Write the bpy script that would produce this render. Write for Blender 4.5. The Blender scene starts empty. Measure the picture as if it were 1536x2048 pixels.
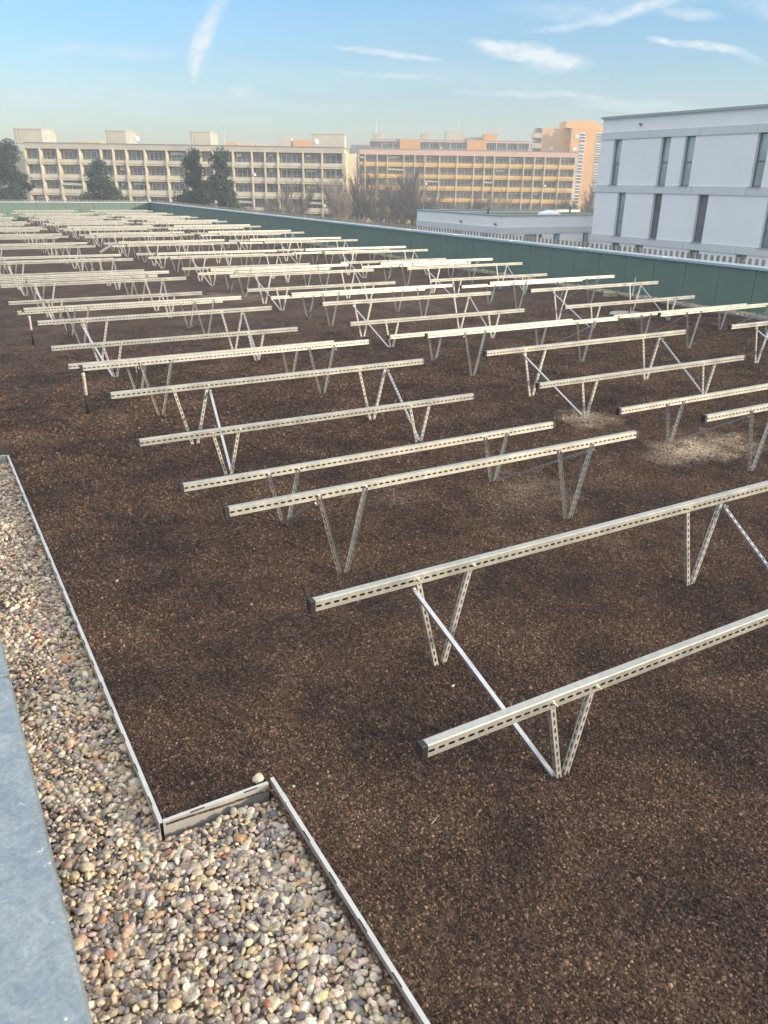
import bpy, math, random
import numpy as np
from mathutils import Vector, Matrix

random.seed(7)
rng = np.random.default_rng(7)
D = bpy.data
scene = bpy.context.scene
col = scene.collection

# ------------------------------------------------------------------ camera
YAW = 0.5312
CAM_Z = 2.6
cam_d = D.cameras.new("camera")
cam = D.objects.new("camera", cam_d)
col.objects.link(cam)
FPX = 1566.33
cam_d.sensor_fit = 'VERTICAL'
cam_d.sensor_height = 24.0
cam_d.lens = FPX / 2048.0 * 24.0
cam_d.clip_start = 0.05
cam_d.clip_end = 3000.0
cr = Vector((0.86529198, -0.50104192, 0.01505954))
cu = Vector((0.18250182, 0.34287444, 0.92148261))
cf = Vector((0.46686495, 0.79460312, -0.38812756))
m = Matrix((cr, cu, -cf)).transposed().to_4x4()
m.translation = (0, 0, CAM_Z)
cam.matrix_world = m
scene.camera = cam

# ------------------------------------------------------------------ light
SUN_EL = math.radians(12.0)
SUN_AZ = math.radians(142.0)          # clockwise from +Y towards +X
sun_dir = Vector((math.sin(SUN_AZ) * math.cos(SUN_EL), math.cos(SUN_AZ) * math.cos(SUN_EL), math.sin(SUN_EL)))
sl = D.lights.new("sun", 'SUN')
sl.energy = 3.2
sl.angle = math.radians(3.0)
sl.color = (1.0, 0.80, 0.56)
so = D.objects.new("sun", sl)
col.objects.link(so)
so.rotation_euler = (-sun_dir).to_track_quat('-Z', 'Y').to_euler()

scene.view_settings.view_transform = 'Standard'
scene.view_settings.look = 'None'
scene.view_settings.exposure = 0.75
scene.view_settings.gamma = 1.0
scene.cycles.volume_bounces = 1
scene.cycles.max_bounces = 6

W = D.worlds.new("World")
scene.world = W
W.use_nodes = True
wn, wl = W.node_tree.nodes, W.node_tree.links
wn.clear()
def N(nodes, t, **kw):
    n = nodes.new(t)
    for k, v in kw.items():
        setattr(n, k, v)
    return n
out = N(wn, 'ShaderNodeOutputWorld')
bg = N(wn, 'ShaderNodeBackground')
bg.inputs['Strength'].default_value = 0.12
wl.new(bg.outputs[0], out.inputs['Surface'])
sky = N(wn, 'ShaderNodeTexSky', sky_type='NISHITA')
sky.sun_disc = False
sky.sun_elevation = SUN_EL
sky.sun_rotation = SUN_AZ
sky.altitude = 100
sky.air_density = 1.0
sky.dust_density = 1.2
sky.ozone_density = 2.0
tc = N(wn, 'ShaderNodeTexCoord')
def vmath(op, a, b=None):
    n = N(wn, 'ShaderNodeVectorMath', operation=op)
    for i, s in enumerate((a, b)):
        if s is None: continue
        if isinstance(s, (tuple, Vector)): n.inputs[i].default_value = tuple(s)
        else: wl.new(s, n.inputs[i])
    return n.outputs['Value'] if op == 'DOT_PRODUCT' else n.outputs['Vector']
def fmath(op, a, b=None, clamp=False):
    n = N(wn, 'ShaderNodeMath', operation=op, use_clamp=clamp)
    for i, s in enumerate((a, b)):
        if s is None: continue
        if isinstance(s, (int, float)): n.inputs[i].default_value = s
        else: wl.new(s, n.inputs[i])
    return n.outputs[0]
dirv = vmath('NORMALIZE', tc.outputs['Generated'])
# wisps: direction warped by noise
nw = N(wn, 'ShaderNodeTexNoise'); nw.inputs['Scale'].default_value = 9.0; nw.inputs['Detail'].default_value = 5.0
wl.new(dirv, nw.inputs['Vector'])
warp = vmath('SUBTRACT', nw.outputs['Color'], (0.5, 0.5, 0.5))
sc_ = N(wn, 'ShaderNodeVectorMath', operation='SCALE'); wl.new(warp, sc_.inputs[0]); sc_.inputs['Scale'].default_value = 0.034
wdir = vmath('ADD', dirv, sc_.outputs[0])
def azel(az, el):
    a, e = math.radians(az), math.radians(el)
    return Vector((math.sin(a) * math.cos(e), math.cos(a) * math.cos(e), math.sin(e)))
# cloud streaks in the sky: azimuth, elevation, tilt, half length, half width, strength
CLOUDS = []
def cloud(az, el, tilt, a, b, s):
    CLOUDS.append((az, el, tilt, a, b, s))
CLOUD_LIST = [
    (19.9, 10.2, 70, .045, .012, .38), (18.7, 8.0, 60, .040, .012, .62), (18.0, 6.2, 66, .022, .005, .5), (20.9, 5.1, 0, .018, .009, .45),
    (39.4, 7.5, -6, .075, .011, .9), (40.8, 7.0, -5, .045, .012, .6), (37.0, 8.0, -4, .04, .006, .5),
    (30.2, 7.45, -5, .075, .0035, .75), (30.4, 6.35, -2, .085, .004, .4), (41.5, 5.1, -3, .16, .004, .45), (46.5, 4.5, -3, .09, .005, .4),
    (49.8, 7.3, -10, .065, .0045, .8), (46.9, 7.9, -22, .018, .003, .5), (40.6, 9.0, 12, .04, .005, .5), (44.9, 9.7, 6, .05, .007, .5), (48.3, 9.1, -12, .035, .007, .45), (43, 9.9, 0, .12, .012, .3),
    (13.0, 7.0, 3, .10, .008, .35), (25, 6.0, -3, .14, .014, .16), (12, 5.2, 0, .2, .02, .16), (36, 6.2, -4, .16, .016, .14), (18.4, 7.3, 75, .034, .018, .25), (9.0, 4.3, -3, .3, .010, .15), (22, 4.5, -2, .2, .006, .2), (53, 9.3, -6, .08, .012, .3)]
nf = N(wn, 'ShaderNodeTexNoise'); nf.inputs['Scale'].default_value = 42.0; nf.inputs['Detail'].default_value = 8.0; nf.inputs['Roughness'].default_value = 0.65
mp = N(wn, 'ShaderNodeMapping'); mp.inputs['Scale'].default_value = (1, 1, 2.6); wl.new(wdir, mp.inputs['Vector']); wl.new(mp.outputs[0], nf.inputs['Vector'])
fine = fmath('MULTIPLY_ADD', nf.outputs['Fac'], 3.4); fine.node.inputs[2].default_value = -0.85
total = None
for az, el, tilt, a, b, s in CLOUD_LIST:
    c = azel(az, el)
    e1 = azel(az + 90, 0); e2 = c.cross(e1) * -1
    if e2.z < 0: e2 = -e2
    t = math.radians(tilt)
    t1 = e1 * math.cos(t) + e2 * math.sin(t); t2 = -e1 * math.sin(t) + e2 * math.cos(t)
    q = vmath('SUBTRACT', wdir, c)
    u = vmath('DOT_PRODUCT', q, t1 / a); v = vmath('DOT_PRODUCT', q, t2 / b)
    r2 = fmath('ADD', fmath('POWER', fmath('ABSOLUTE', u), 2.0), fmath('POWER', fmath('ABSOLUTE', v), 2.0))
    k = fmath('MULTIPLY', fmath('SUBTRACT', 1.0, r2, clamp=True), s)
    total = k if total is None else fmath('ADD', total, k)
cmask = fmath('MULTIPLY', total, fine, clamp=True)
# thin general veil of cirrus
nv = N(wn, 'ShaderNodeTexNoise'); nv.inputs['Scale'].default_value = 3.0; nv.inputs['Detail'].default_value = 6.0
mv = N(wn, 'ShaderNodeMapping'); mv.inputs['Scale'].default_value = (1, 1, 7); wl.new(wdir, mv.inputs['Vector']); wl.new(mv.outputs[0], nv.inputs['Vector'])
veil = fmath('MULTIPLY', fmath('SUBTRACT', nv.outputs['Fac'], 0.42, clamp=True), 0.9, clamp=True)
sepz = N(wn, 'ShaderNodeSeparateXYZ'); wl.new(dirv, sepz.inputs[0])
high = N(wn, 'ShaderNodeMapRange', interpolation_type='SMOOTHSTEP'); wl.new(sepz.outputs['Z'], high.inputs['Value'])
high.inputs['From Min'].default_value = .24; high.inputs['From Max'].default_value = .6
veil = fmath('MULTIPLY', veil, .35)
cm = fmath('ADD', cmask, veil, clamp=True)
tint = N(wn, 'ShaderNodeMix', data_type='RGBA', blend_type='MULTIPLY'); tint.inputs['Factor'].default_value = 1.0
wl.new(sky.outputs[0], tint.inputs['A']); tg = N(wn, 'ShaderNodeMix', data_type='RGBA'); tr_ = N(wn, 'ShaderNodeMapRange', interpolation_type='SMOOTHSTEP')
sz0 = N(wn, 'ShaderNodeSeparateXYZ'); wl.new(dirv, sz0.inputs[0]); wl.new(sz0.outputs['Z'], tr_.inputs['Value']); tr_.inputs['From Min'].default_value = -.02; tr_.inputs['From Max'].default_value = .22
wl.new(tr_.outputs[0], tg.inputs['Factor']); tg.inputs['A'].default_value = (.98, .905, .92, 1); tg.inputs['B'].default_value = (.66, 1.05, 1.32, 1)
wl.new(tg.outputs['Result'], tint.inputs['B'])
mixc = N(wn, 'ShaderNodeMix', data_type='RGBA')
wl.new(cm, mixc.inputs['Factor']); wl.new(tint.outputs['Result'], mixc.inputs['A']); mixc.inputs['B'].default_value = (5.6, 5.9, 6.2, 1)
mixc.inputs['B'].default_value = (4.0, 4.5, 4.8, 1)
# unseen bright cloud sheet high overhead, added to raise the ambient light
mixh = N(wn, 'ShaderNodeMix', data_type='RGBA')
hi = fmath('MULTIPLY', high.outputs[0], fmath('MULTIPLY_ADD', nv.outputs['Fac'], 1.0), clamp=True); 
wl.new(hi, mixh.inputs['Factor']); wl.new(mixc.outputs['Result'], mixh.inputs['A']); mixh.inputs['B'].default_value = (7.0, 7.15, 7.2, 1)
wl.new(mixh.outputs['Result'], bg.inputs['Color'])

# ------------------------------------------------------------------ helpers
def srgb(r, g, b):
    f = lambda c: (c / 255 / 12.92) if c <= 10 else ((c / 255 + .055) / 1.055) ** 2.4
    return (f(r), f(g), f(b), 1)

def mat(name, color, rough=0.8, metal=0.0, noise=0.0, nscale=8.0, bump=0.0, bscale=40.0, color2=None, spec=None):
    m = D.materials.new(name); m.use_nodes = True
    n, l = m.node_tree.nodes, m.node_tree.links
    p = n['Principled BSDF']
    p.inputs['Base Color'].default_value = color
    p.inputs['Roughness'].default_value = rough
    p.inputs['Metallic'].default_value = metal
    if spec is not None: p.inputs['Specular IOR Level'].default_value = spec
    t = N(n, 'ShaderNodeTexCoord')
    if noise or color2:
        nz = N(n, 'ShaderNodeTexNoise'); nz.inputs['Scale'].default_value = nscale; nz.inputs['Detail'].default_value = 6
        l.new(t.outputs['Object'], nz.inputs['Vector'])
        rp = N(n, 'ShaderNodeValToRGB')
        rp.color_ramp.elements[0].position = 0.3; rp.color_ramp.elements[1].position = 0.7
        if color2 is None:
            c0 = tuple(c * (1 - noise) for c in color[:3]) + (1,)
            c1 = tuple(min(1, c * (1 + noise)) for c in color[:3]) + (1,)
        else: c0, c1 = color, color2
        rp.color_ramp.elements[0].color = c0; rp.color_ramp.elements[1].color = c1
        l.new(nz.outputs['Fac'], rp.inputs['Fac']); l.new(rp.outputs['Color'], p.inputs['Base Color'])
    if bump:
        b = N(n, 'ShaderNodeTexNoise'); b.inputs['Scale'].default_value = bscale; b.inputs['Detail'].default_value = 4
        l.new(t.outputs['Object'], b.inputs['Vector'])
        bp = N(n, 'ShaderNodeBump'); bp.inputs['Strength'].default_value = bump; bp.inputs['Distance'].default_value = 0.01
        l.new(b.outputs['Fac'], bp.inputs['Height']); l.new(bp.outputs['Normal'], p.inputs['Normal'])
    return m

class MB:
    """collects faces for one mesh"""
    def __init__(s): s.v = []; s.f = []; s.mi = []
    def poly(s, pts, mi=0):
        b = len(s.v); s.v += [tuple(p) for p in pts]; s.f.append(tuple(range(b, b + len(pts)))); s.mi.append(mi)
    def box(s, x0, x1, y0, y1, z0, z1, mi=0):
        b = len(s.v)
        s.v += [(x, y, z) for z in (z0, z1) for y in (y0, y1) for x in (x0, x1)]
        for q in ((0, 2, 3, 1), (4, 5, 7, 6), (0, 1, 5, 4), (2, 6, 7, 3), (0, 4, 6, 2), (1, 3, 7, 5)):
            s.f.append(tuple(b + i for i in q)); s.mi.append(mi)
    def tube(s, p0, p1, r0, r1, n=8, caps=True, mi=0):
        p0, p1 = Vector(p0), Vector(p1); d = (p1 - p0).normalized()
        a = d.orthogonal().normalized(); c = d.cross(a); b = len(s.v)
        for p, r in ((p0, r0), (p1, r1)):
            for i in range(n):
                t = 2 * math.pi * i / n
                s.v.append(tuple(p + (a * math.cos(t) + c * math.sin(t)) * r))
        for i in range(n):
            j = (i + 1) % n; s.f.append((b + i, b + j, b + n + j, b + n + i)); s.mi.append(mi)
        if caps:
            s.f.append(tuple(b + n - 1 - i for i in range(n))); s.f.append(tuple(b + n + i for i in range(n))); s.mi += [mi, mi]
    def strip(s, o, u, v, L, Wd, pitch, sl, sw, start=None, mi=0):
        """flat slotted strip: origin o, along u (length L), across v (width Wd); slots are real holes"""
        o, u, v = Vector(o), Vector(u).normalized(), Vector(v).normalized()
        n = int(L // pitch); pad = (L - n * pitch) / 2
        P = lambda a, b: o + u * a + v * b
        if pad > 1e-5:
            s.poly([P(0, 0), P(pad, 0), P(pad, Wd), P(0, Wd)], mi); s.poly([P(L - pad, 0), P(L, 0), P(L, Wd), P(L - pad, Wd)], mi)
        c = sw * .35
        for i in range(n):
            a0 = pad + i * pitch; a1 = a0 + pitch; m0 = (a0 + a1) / 2; h0, h1 = m0 - sl / 2, m0 + sl / 2
            w0, w1 = Wd / 2 - sw / 2, Wd / 2 + sw / 2
            s.poly([P(a0, 0), P(h0, 0), P(h0, w0 + c), P(h0, w1 - c), P(h0, Wd), P(a0, Wd)], mi)
            s.poly([P(h1, 0), P(a1, 0), P(a1, Wd), P(h1, Wd), P(h1, w1 - c), P(h1, w0 + c)], mi)
            s.poly([P(h0, 0), P(h1, 0), P(h1, w0 + c), P(h1 - c, w0), P(h0 + c, w0), P(h0, w0 + c)], mi)
            s.poly([P(h0, Wd), P(h0, w1 - c), P(h0 + c, w1), P(h1 - c, w1), P(h1, w1 - c), P(h1, Wd)], mi)
    def build(s, name, mats, parent=None, smooth=False):
        me = D.meshes.new(name); me.from_pydata(s.v, [], s.f)
        if not isinstance(mats, (list, tuple)): mats = [mats]
        for mm in mats: me.materials.append(mm)
        if len(mats) > 1: me.polygons.foreach_set('material_index', s.mi)
        if smooth: me.polygons.foreach_set('use_smooth', [True] * len(s.f))
        me.update()
        o = D.objects.new(name, me); col.objects.link(o)
        if parent: o.parent = parent
        return o

def tag(o, label=None, cat=None, group=None, kind=None):
    if label: o['label'] = label
    if cat: o['category'] = cat
    if group: o['group'] = group
    if kind: o['kind'] = kind
    return o
def empty(name, loc, rz=0):
    o = D.objects.new(name, None); col.objects.link(o); o.location = loc; o.rotation_euler = (0, 0, rz); o.empty_display_size = .1
    return o
def kids(o): return CH.get(o.name, [])
CH = {}
def tree_of(root):
    CH.clear()
    for o in D.objects:
        if o.parent: CH.setdefault(o.parent.name, []).append(o)
def copy_tree(o, parent=None, skip=()):
    c = o.copy(); col.objects.link(c); c.parent = parent
    for ch in kids(o):
        if ch.name.split('.')[0] in skip: continue
        copy_tree(ch, c, skip)
    return c
def mesh_np(name, V, F, mat_, colors=None, smooth=False, nper=3):
    me = D.meshes.new(name)
    me.vertices.add(len(V)); me.vertices.foreach_set('co', V.astype(np.float32).ravel())
    me.loops.add(F.size); me.loops.foreach_set('vertex_index', F.astype(np.int32).ravel())
    me.polygons.add(len(F)); me.polygons.foreach_set('loop_start', np.arange(0, F.size, nper, dtype=np.int32))
    if smooth: me.polygons.foreach_set('use_smooth', np.ones(len(F), bool))
    me.materials.append(mat_)
    if colors is not None:
        at = me.color_attributes.new('tone', 'FLOAT_COLOR', 'POINT')
        at.data.foreach_set('color', colors.astype(np.float32).ravel())
    me.update(calc_edges=True)
    o = D.objects.new(name, me); col.objects.link(o)
    return o

# ------------------------------------------------------------------ materials
def galv(name, base, metal=.75, rough=.38, spangle=.12, sc=60):
    m = D.materials.new(name); m.use_nodes = True
    n, l = m.node_tree.nodes, m.node_tree.links; p = n['Principled BSDF']
    t = N(n, 'ShaderNodeTexCoord')
    v = N(n, 'ShaderNodeTexVoronoi'); v.inputs['Scale'].default_value = sc; l.new(t.outputs['Object'], v.inputs['Vector'])
    z = N(n, 'ShaderNodeTexNoise'); z.inputs['Scale'].default_value = 5; z.inputs['Detail'].default_value = 8; l.new(t.outputs['Object'], z.inputs['Vector'])
    sep = N(n, 'ShaderNodeSeparateColor'); l.new(v.outputs['Color'], sep.inputs[0])
    a = N(n, 'ShaderNodeMath', operation='MULTIPLY_ADD'); l.new(sep.outputs[0], a.inputs[0]); a.inputs[1].default_value = spangle; a.inputs[2].default_value = 1 - spangle / 2
    b = N(n, 'ShaderNodeMath', operation='MULTIPLY_ADD'); l.new(z.outputs['Fac'], b.inputs[0]); b.inputs[1].default_value = spangle * 3; b.inputs[2].default_value = 1 - spangle * 1.5
    c = N(n, 'ShaderNodeMath', operation='MULTIPLY'); l.new(a.outputs[0], c.inputs[0]); l.new(b.outputs[0], c.inputs[1])
    s = N(n, 'ShaderNodeVectorMath', operation='SCALE'); s.inputs[0].default_value = base[:3]; l.new(c.outputs[0], s.inputs['Scale'])
    l.new(s.outputs[0], p.inputs['Base Color'])
    r = N(n, 'ShaderNodeMath', operation='MULTIPLY_ADD'); l.new(z.outputs['Fac'], r.inputs[0]); r.inputs[1].default_value = .3; r.inputs[2].default_value = rough - .15
    l.new(r.outputs[0], p.inputs['Roughness']); p.inputs['Metallic'].default_value = metal
    return m
M_rail = galv('galvanised_rail', (.45, .448, .415), metal=.55, rough=.42, spangle=.16, sc=35)
M_slot_shade = mat('slot_shade_web', (.05, .047, .045, 1), .8)  # near-black colour paints the shade inside the rails
M_leg = galv('galvanised_leg', (.52, .51, .47), metal=.55, rough=.45)
M_brace = galv('bright_zinc', (.55, .57, .60), metal=.8, rough=.34, spangle=.12)
M_bolt = galv('bolt_zinc', (.75, .73, .68), metal=.8, rough=.3)
M_cap = mat('black_plastic', (.018, .018, .02, 1), .5, bump=.2)
M_edge = galv('aluminium_edging', (.60, .60, .58), metal=.6, rough=.42, spangle=.1, sc=30)
M_slot = mat('edging_slot_dark', (.02, .02, .02, 1), .7)
M_green = mat('green_wall_panel', (.13, .20, .165, 1), .55, noise=.08, nscale=1.5)
M_joint = mat('panel_joint', (.03, .05, .045, 1), .8)
M_wood = mat('weathered_timber', (.25, .21, .175, 1), .85, noise=.25, nscale=4)
M_backing = mat('grey_membrane', (.22, .23, .24, 1), .9, noise=.1)

# coping sheet metal with blotchy weathering
def coping_mat(name, base, dark, light):
    m = D.materials.new(name); m.use_nodes = True
    n, l = m.node_tree.nodes, m.node_tree.links; p = n['Principled BSDF']
    t = N(n, 'ShaderNodeTexCoord')
    z = N(n, 'ShaderNodeTexNoise'); z.inputs['Scale'].default_value = 7; z.inputs['Detail'].default_value = 9; z.inputs['Roughness'].default_value = .78; z.inputs['Distortion'].default_value = 1.1
    l.new(t.outputs['Object'], z.inputs['Vector'])
    r = N(n, 'ShaderNodeValToRGB'); e = r.color_ramp.elements
    e[0].position = .3; e[0].color = dark; e[1].position = .75; e[1].color = light
    k = r.color_ramp.elements.new(.5); k.color = base
    l.new(z.outputs['Fac'], r.inputs['Fac'])
    v = N(n, 'ShaderNodeTexVoronoi'); v.inputs['Scale'].default_value = 90; l.new(t.outputs['Object'], v.inputs['Vector'])
    mx = N(n, 'ShaderNodeMix', data_type='RGBA', blend_type='OVERLAY'); mx.inputs['Factor'].default_value = .10
    vg = N(n, 'ShaderNodeSeparateColor'); l.new(v.outputs['Color'], vg.inputs[0])
    l.new(r.outputs['Color'], mx.inputs['A']); l.new(vg.outputs[0], mx.inputs['B'])
    z2 = N(n, 'ShaderNodeTexNoise'); z2.inputs['Scale'].default_value = 26; z2.inputs['Detail'].default_value = 4; l.new(t.outputs['Object'], z2.inputs['Vector'])
    r2 = N(n, 'ShaderNodeValToRGB'); r2.color_ramp.elements[0].position = .68; r2.color_ramp.elements[1].position = .78
    l.new(z2.outputs['Fac'], r2.inputs['Fac'])
    mx2 = N(n, 'ShaderNodeMix', data_type='RGBA'); l.new(r2.outputs['Color'], mx2.inputs['Factor']); l.new(mx.outputs['Result'], mx2.inputs['A']); mx2.inputs['B'].default_value = (.72, .74, .72, 1)
    l.new(mx2.outputs['Result'], p.inputs['Base Color'])
    p.inputs['Metallic'].default_value = .35
    rr = N(n, 'ShaderNodeMath', operation='MULTIPLY_ADD'); l.new(z.outputs['Fac'], rr.inputs[0]); rr.inputs[1].default_value = .35; rr.inputs[2].default_value = .28
    l.new(rr.outputs[0], p.inputs['Roughness'])
    return m
M_coping = coping_mat('weathered_zinc_coping', (.26, .31, .345, 1), (.16, .21, .25, 1), (.42, .45, .465, 1))

# substrate
def substrate_mat(name, fine_scale, use_attr=False):
    m = D.materials.new(name); m.use_nodes = True
    n, l = m.node_tree.nodes, m.node_tree.links; p = n['Principled BSDF']
    g = N(n, 'ShaderNodeNewGeometry')
    big = N(n, 'ShaderNodeTexNoise'); big.inputs['Scale'].default_value = 1.3; big.inputs['Detail'].default_value = 9; big.inputs['Roughness'].default_value = .72; big.inputs['Distortion'].default_value = .4
    l.new(g.outputs['Position'], big.inputs['Vector'])
    if use_attr:
        at = N(n, 'ShaderNodeAttribute', attribute_type='INSTANCER', attribute_name='tone'); rnd = at.outputs['Fac']
    else:
        v = N(n, 'ShaderNodeTexVoronoi'); v.inputs['Scale'].default_value = fine_scale; l.new(g.outputs['Position'], v.inputs['Vector'])
        sp = N(n, 'ShaderNodeSeparateColor'); l.new(v.outputs['Color'], sp.inputs[0]); rnd = sp.outputs[0]
    r = N(n, 'ShaderNodeValToRGB'); e = r.color_ramp.elements
    e[0].position = 0; e[0].color = (.028, .020, .017, 1)
    e[1].position = 1; e[1].color = (.23, .175, .13, 1)
    for q, c in ((.35, (.052, .037, .029, 1)), (.7, (.088, .061, .046, 1)), (.92, (.135, .095, .070, 1))):
        k = r.color_ramp.elements.new(q); k.color = c
    l.new(rnd, r.inputs['Fac'])
    sheet = 1.0 if use_attr else .86
    # larger damp and dry areas
    rb = N(n, 'ShaderNodeValToRGB'); rb.color_ramp.elements[0].position = .36; rb.color_ramp.elements[0].color = (.62 * sheet, .58 * sheet, .60 * sheet, 1)
    rb.color_ramp.elements[1].position = .66; rb.color_ramp.elements[1].color = (1.75 * sheet, 1.5 * sheet, 1.3 * sheet, 1)
    l.new(big.outputs['Fac'], rb.inputs['Fac'])
    mx = N(n, 'ShaderNodeMix', data_type='RGBA', blend_type='MULTIPLY'); mx.inputs['Factor'].default_value = 1
    l.new(r.outputs['Color'], mx.inputs['A']); l.new(rb.outputs['Color'], mx.inputs['B'])
    # warm pools of light on the ground, painted in as paler grain colours
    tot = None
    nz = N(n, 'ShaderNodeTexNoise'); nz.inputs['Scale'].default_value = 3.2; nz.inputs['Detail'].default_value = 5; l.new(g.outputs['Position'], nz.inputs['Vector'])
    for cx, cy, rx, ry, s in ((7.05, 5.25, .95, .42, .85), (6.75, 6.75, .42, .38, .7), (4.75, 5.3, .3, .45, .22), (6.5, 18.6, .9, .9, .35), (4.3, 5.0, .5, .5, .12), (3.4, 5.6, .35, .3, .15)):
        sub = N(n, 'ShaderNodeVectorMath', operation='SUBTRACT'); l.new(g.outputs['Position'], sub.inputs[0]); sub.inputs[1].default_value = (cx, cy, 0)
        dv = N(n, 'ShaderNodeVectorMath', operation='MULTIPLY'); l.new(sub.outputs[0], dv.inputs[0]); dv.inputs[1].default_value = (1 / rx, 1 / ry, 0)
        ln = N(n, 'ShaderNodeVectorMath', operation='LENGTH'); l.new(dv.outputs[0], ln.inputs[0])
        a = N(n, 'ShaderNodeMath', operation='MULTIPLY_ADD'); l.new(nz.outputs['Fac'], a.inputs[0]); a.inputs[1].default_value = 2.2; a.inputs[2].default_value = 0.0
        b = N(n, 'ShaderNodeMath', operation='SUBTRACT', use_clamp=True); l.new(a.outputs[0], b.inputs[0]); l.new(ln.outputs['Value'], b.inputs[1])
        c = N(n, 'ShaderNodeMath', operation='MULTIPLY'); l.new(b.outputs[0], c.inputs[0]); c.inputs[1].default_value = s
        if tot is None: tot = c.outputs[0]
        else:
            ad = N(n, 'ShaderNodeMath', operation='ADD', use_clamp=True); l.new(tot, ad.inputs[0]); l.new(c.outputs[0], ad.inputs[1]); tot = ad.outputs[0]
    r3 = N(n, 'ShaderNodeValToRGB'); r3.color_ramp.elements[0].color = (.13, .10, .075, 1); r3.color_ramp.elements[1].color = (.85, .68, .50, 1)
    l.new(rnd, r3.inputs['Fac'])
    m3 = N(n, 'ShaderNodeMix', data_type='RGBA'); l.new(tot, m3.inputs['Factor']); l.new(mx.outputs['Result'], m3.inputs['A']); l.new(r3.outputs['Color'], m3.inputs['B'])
    l.new(m3.outputs['Result'], p.inputs['Base Color'])
    p.inputs['Roughness'].default_value = .9
    p.inputs['Specular IOR Level'].default_value = .3
    if not use_attr:
        bp = N(n, 'ShaderNodeBump'); bp.inputs['Strength'].default_value = .9; bp.inputs['Distance'].default_value = .012
        bp.invert = True
        l.new(v.outputs['Distance'], bp.inputs['Height']); l.new(bp.outputs['Normal'], p.inputs['Normal'])
    return m
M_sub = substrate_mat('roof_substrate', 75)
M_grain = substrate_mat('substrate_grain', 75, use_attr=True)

# ------------------------------------------------------------------ ground far below and roof slab
g = MB(); g.poly([(-1500, -1500, -9), (1500, -1500, -9), (1500, 1500, -9), (-1500, 1500, -9)])
tag(g.build('ground', mat('lawn_and_soil', (.075, .075, .045, 1), .95, color2=(.12, .10, .07, 1), nscale=.05)), kind='structure')

XW, YF, WZ = 16.1, 62.0, 1.0
g = MB(); g.box(-.25, XW + .5, -6, YF + .5, -9.0, -.12)
ho = tag(g.build('roof_slab', M_backing), kind='structure')

def hz(x, y):
    return (0.010 * np.sin(x * 1.9 + .6 * y) + .008 * np.sin(y * 2.7 - x * 1.1 + 1) + .006 * np.sin(x * 5.1 + 2) * np.sin(y * 4.3)
            + .004 * np.sin(x * 11 + y * 7.7) * np.sin(y * 13.1 - x * 4))
xs = np.unique(np.concatenate([np.arange(.52, 8, .06), np.arange(8, 15.79, .3), [15.78]]))
ys = np.unique(np.concatenate([np.arange(-3, 9, .06), np.arange(9, 22, .25), np.arange(22, YF, 1.0), [YF]]))
# substrate sheet is cut out round the gravel strip (x<1.03 for y<2.72, x<.52 for y<8.3)
X, Y = np.meshgrid(xs, ys); Z = hz(X, Y) * .9
V = np.stack([X, Y, Z], -1).reshape(-1, 3); nx = len(xs)
i, j = np.meshgrid(np.arange(nx - 1), np.arange(len(ys) - 1)); a = (j * nx + i).ravel()
F = np.stack([a, a + 1, a + nx + 1, a + nx], -1)
cx = (xs[:-1] + xs[1:])[i.ravel()] / 2; cy = (ys[:-1] + ys[1:])[j.ravel()] / 2
F = F[~((cx < 1.03) & (cy < 2.72))]
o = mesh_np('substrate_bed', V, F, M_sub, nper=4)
tag(o, kind='structure')
g = MB(); g.poly([(-.3, 8.33, -.002), (.55, 8.33, -.002), (.55, YF, -.002), (-.3, YF, -.002)])
tag(g.build('substrate_margin', M_sub), kind='structure')

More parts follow.
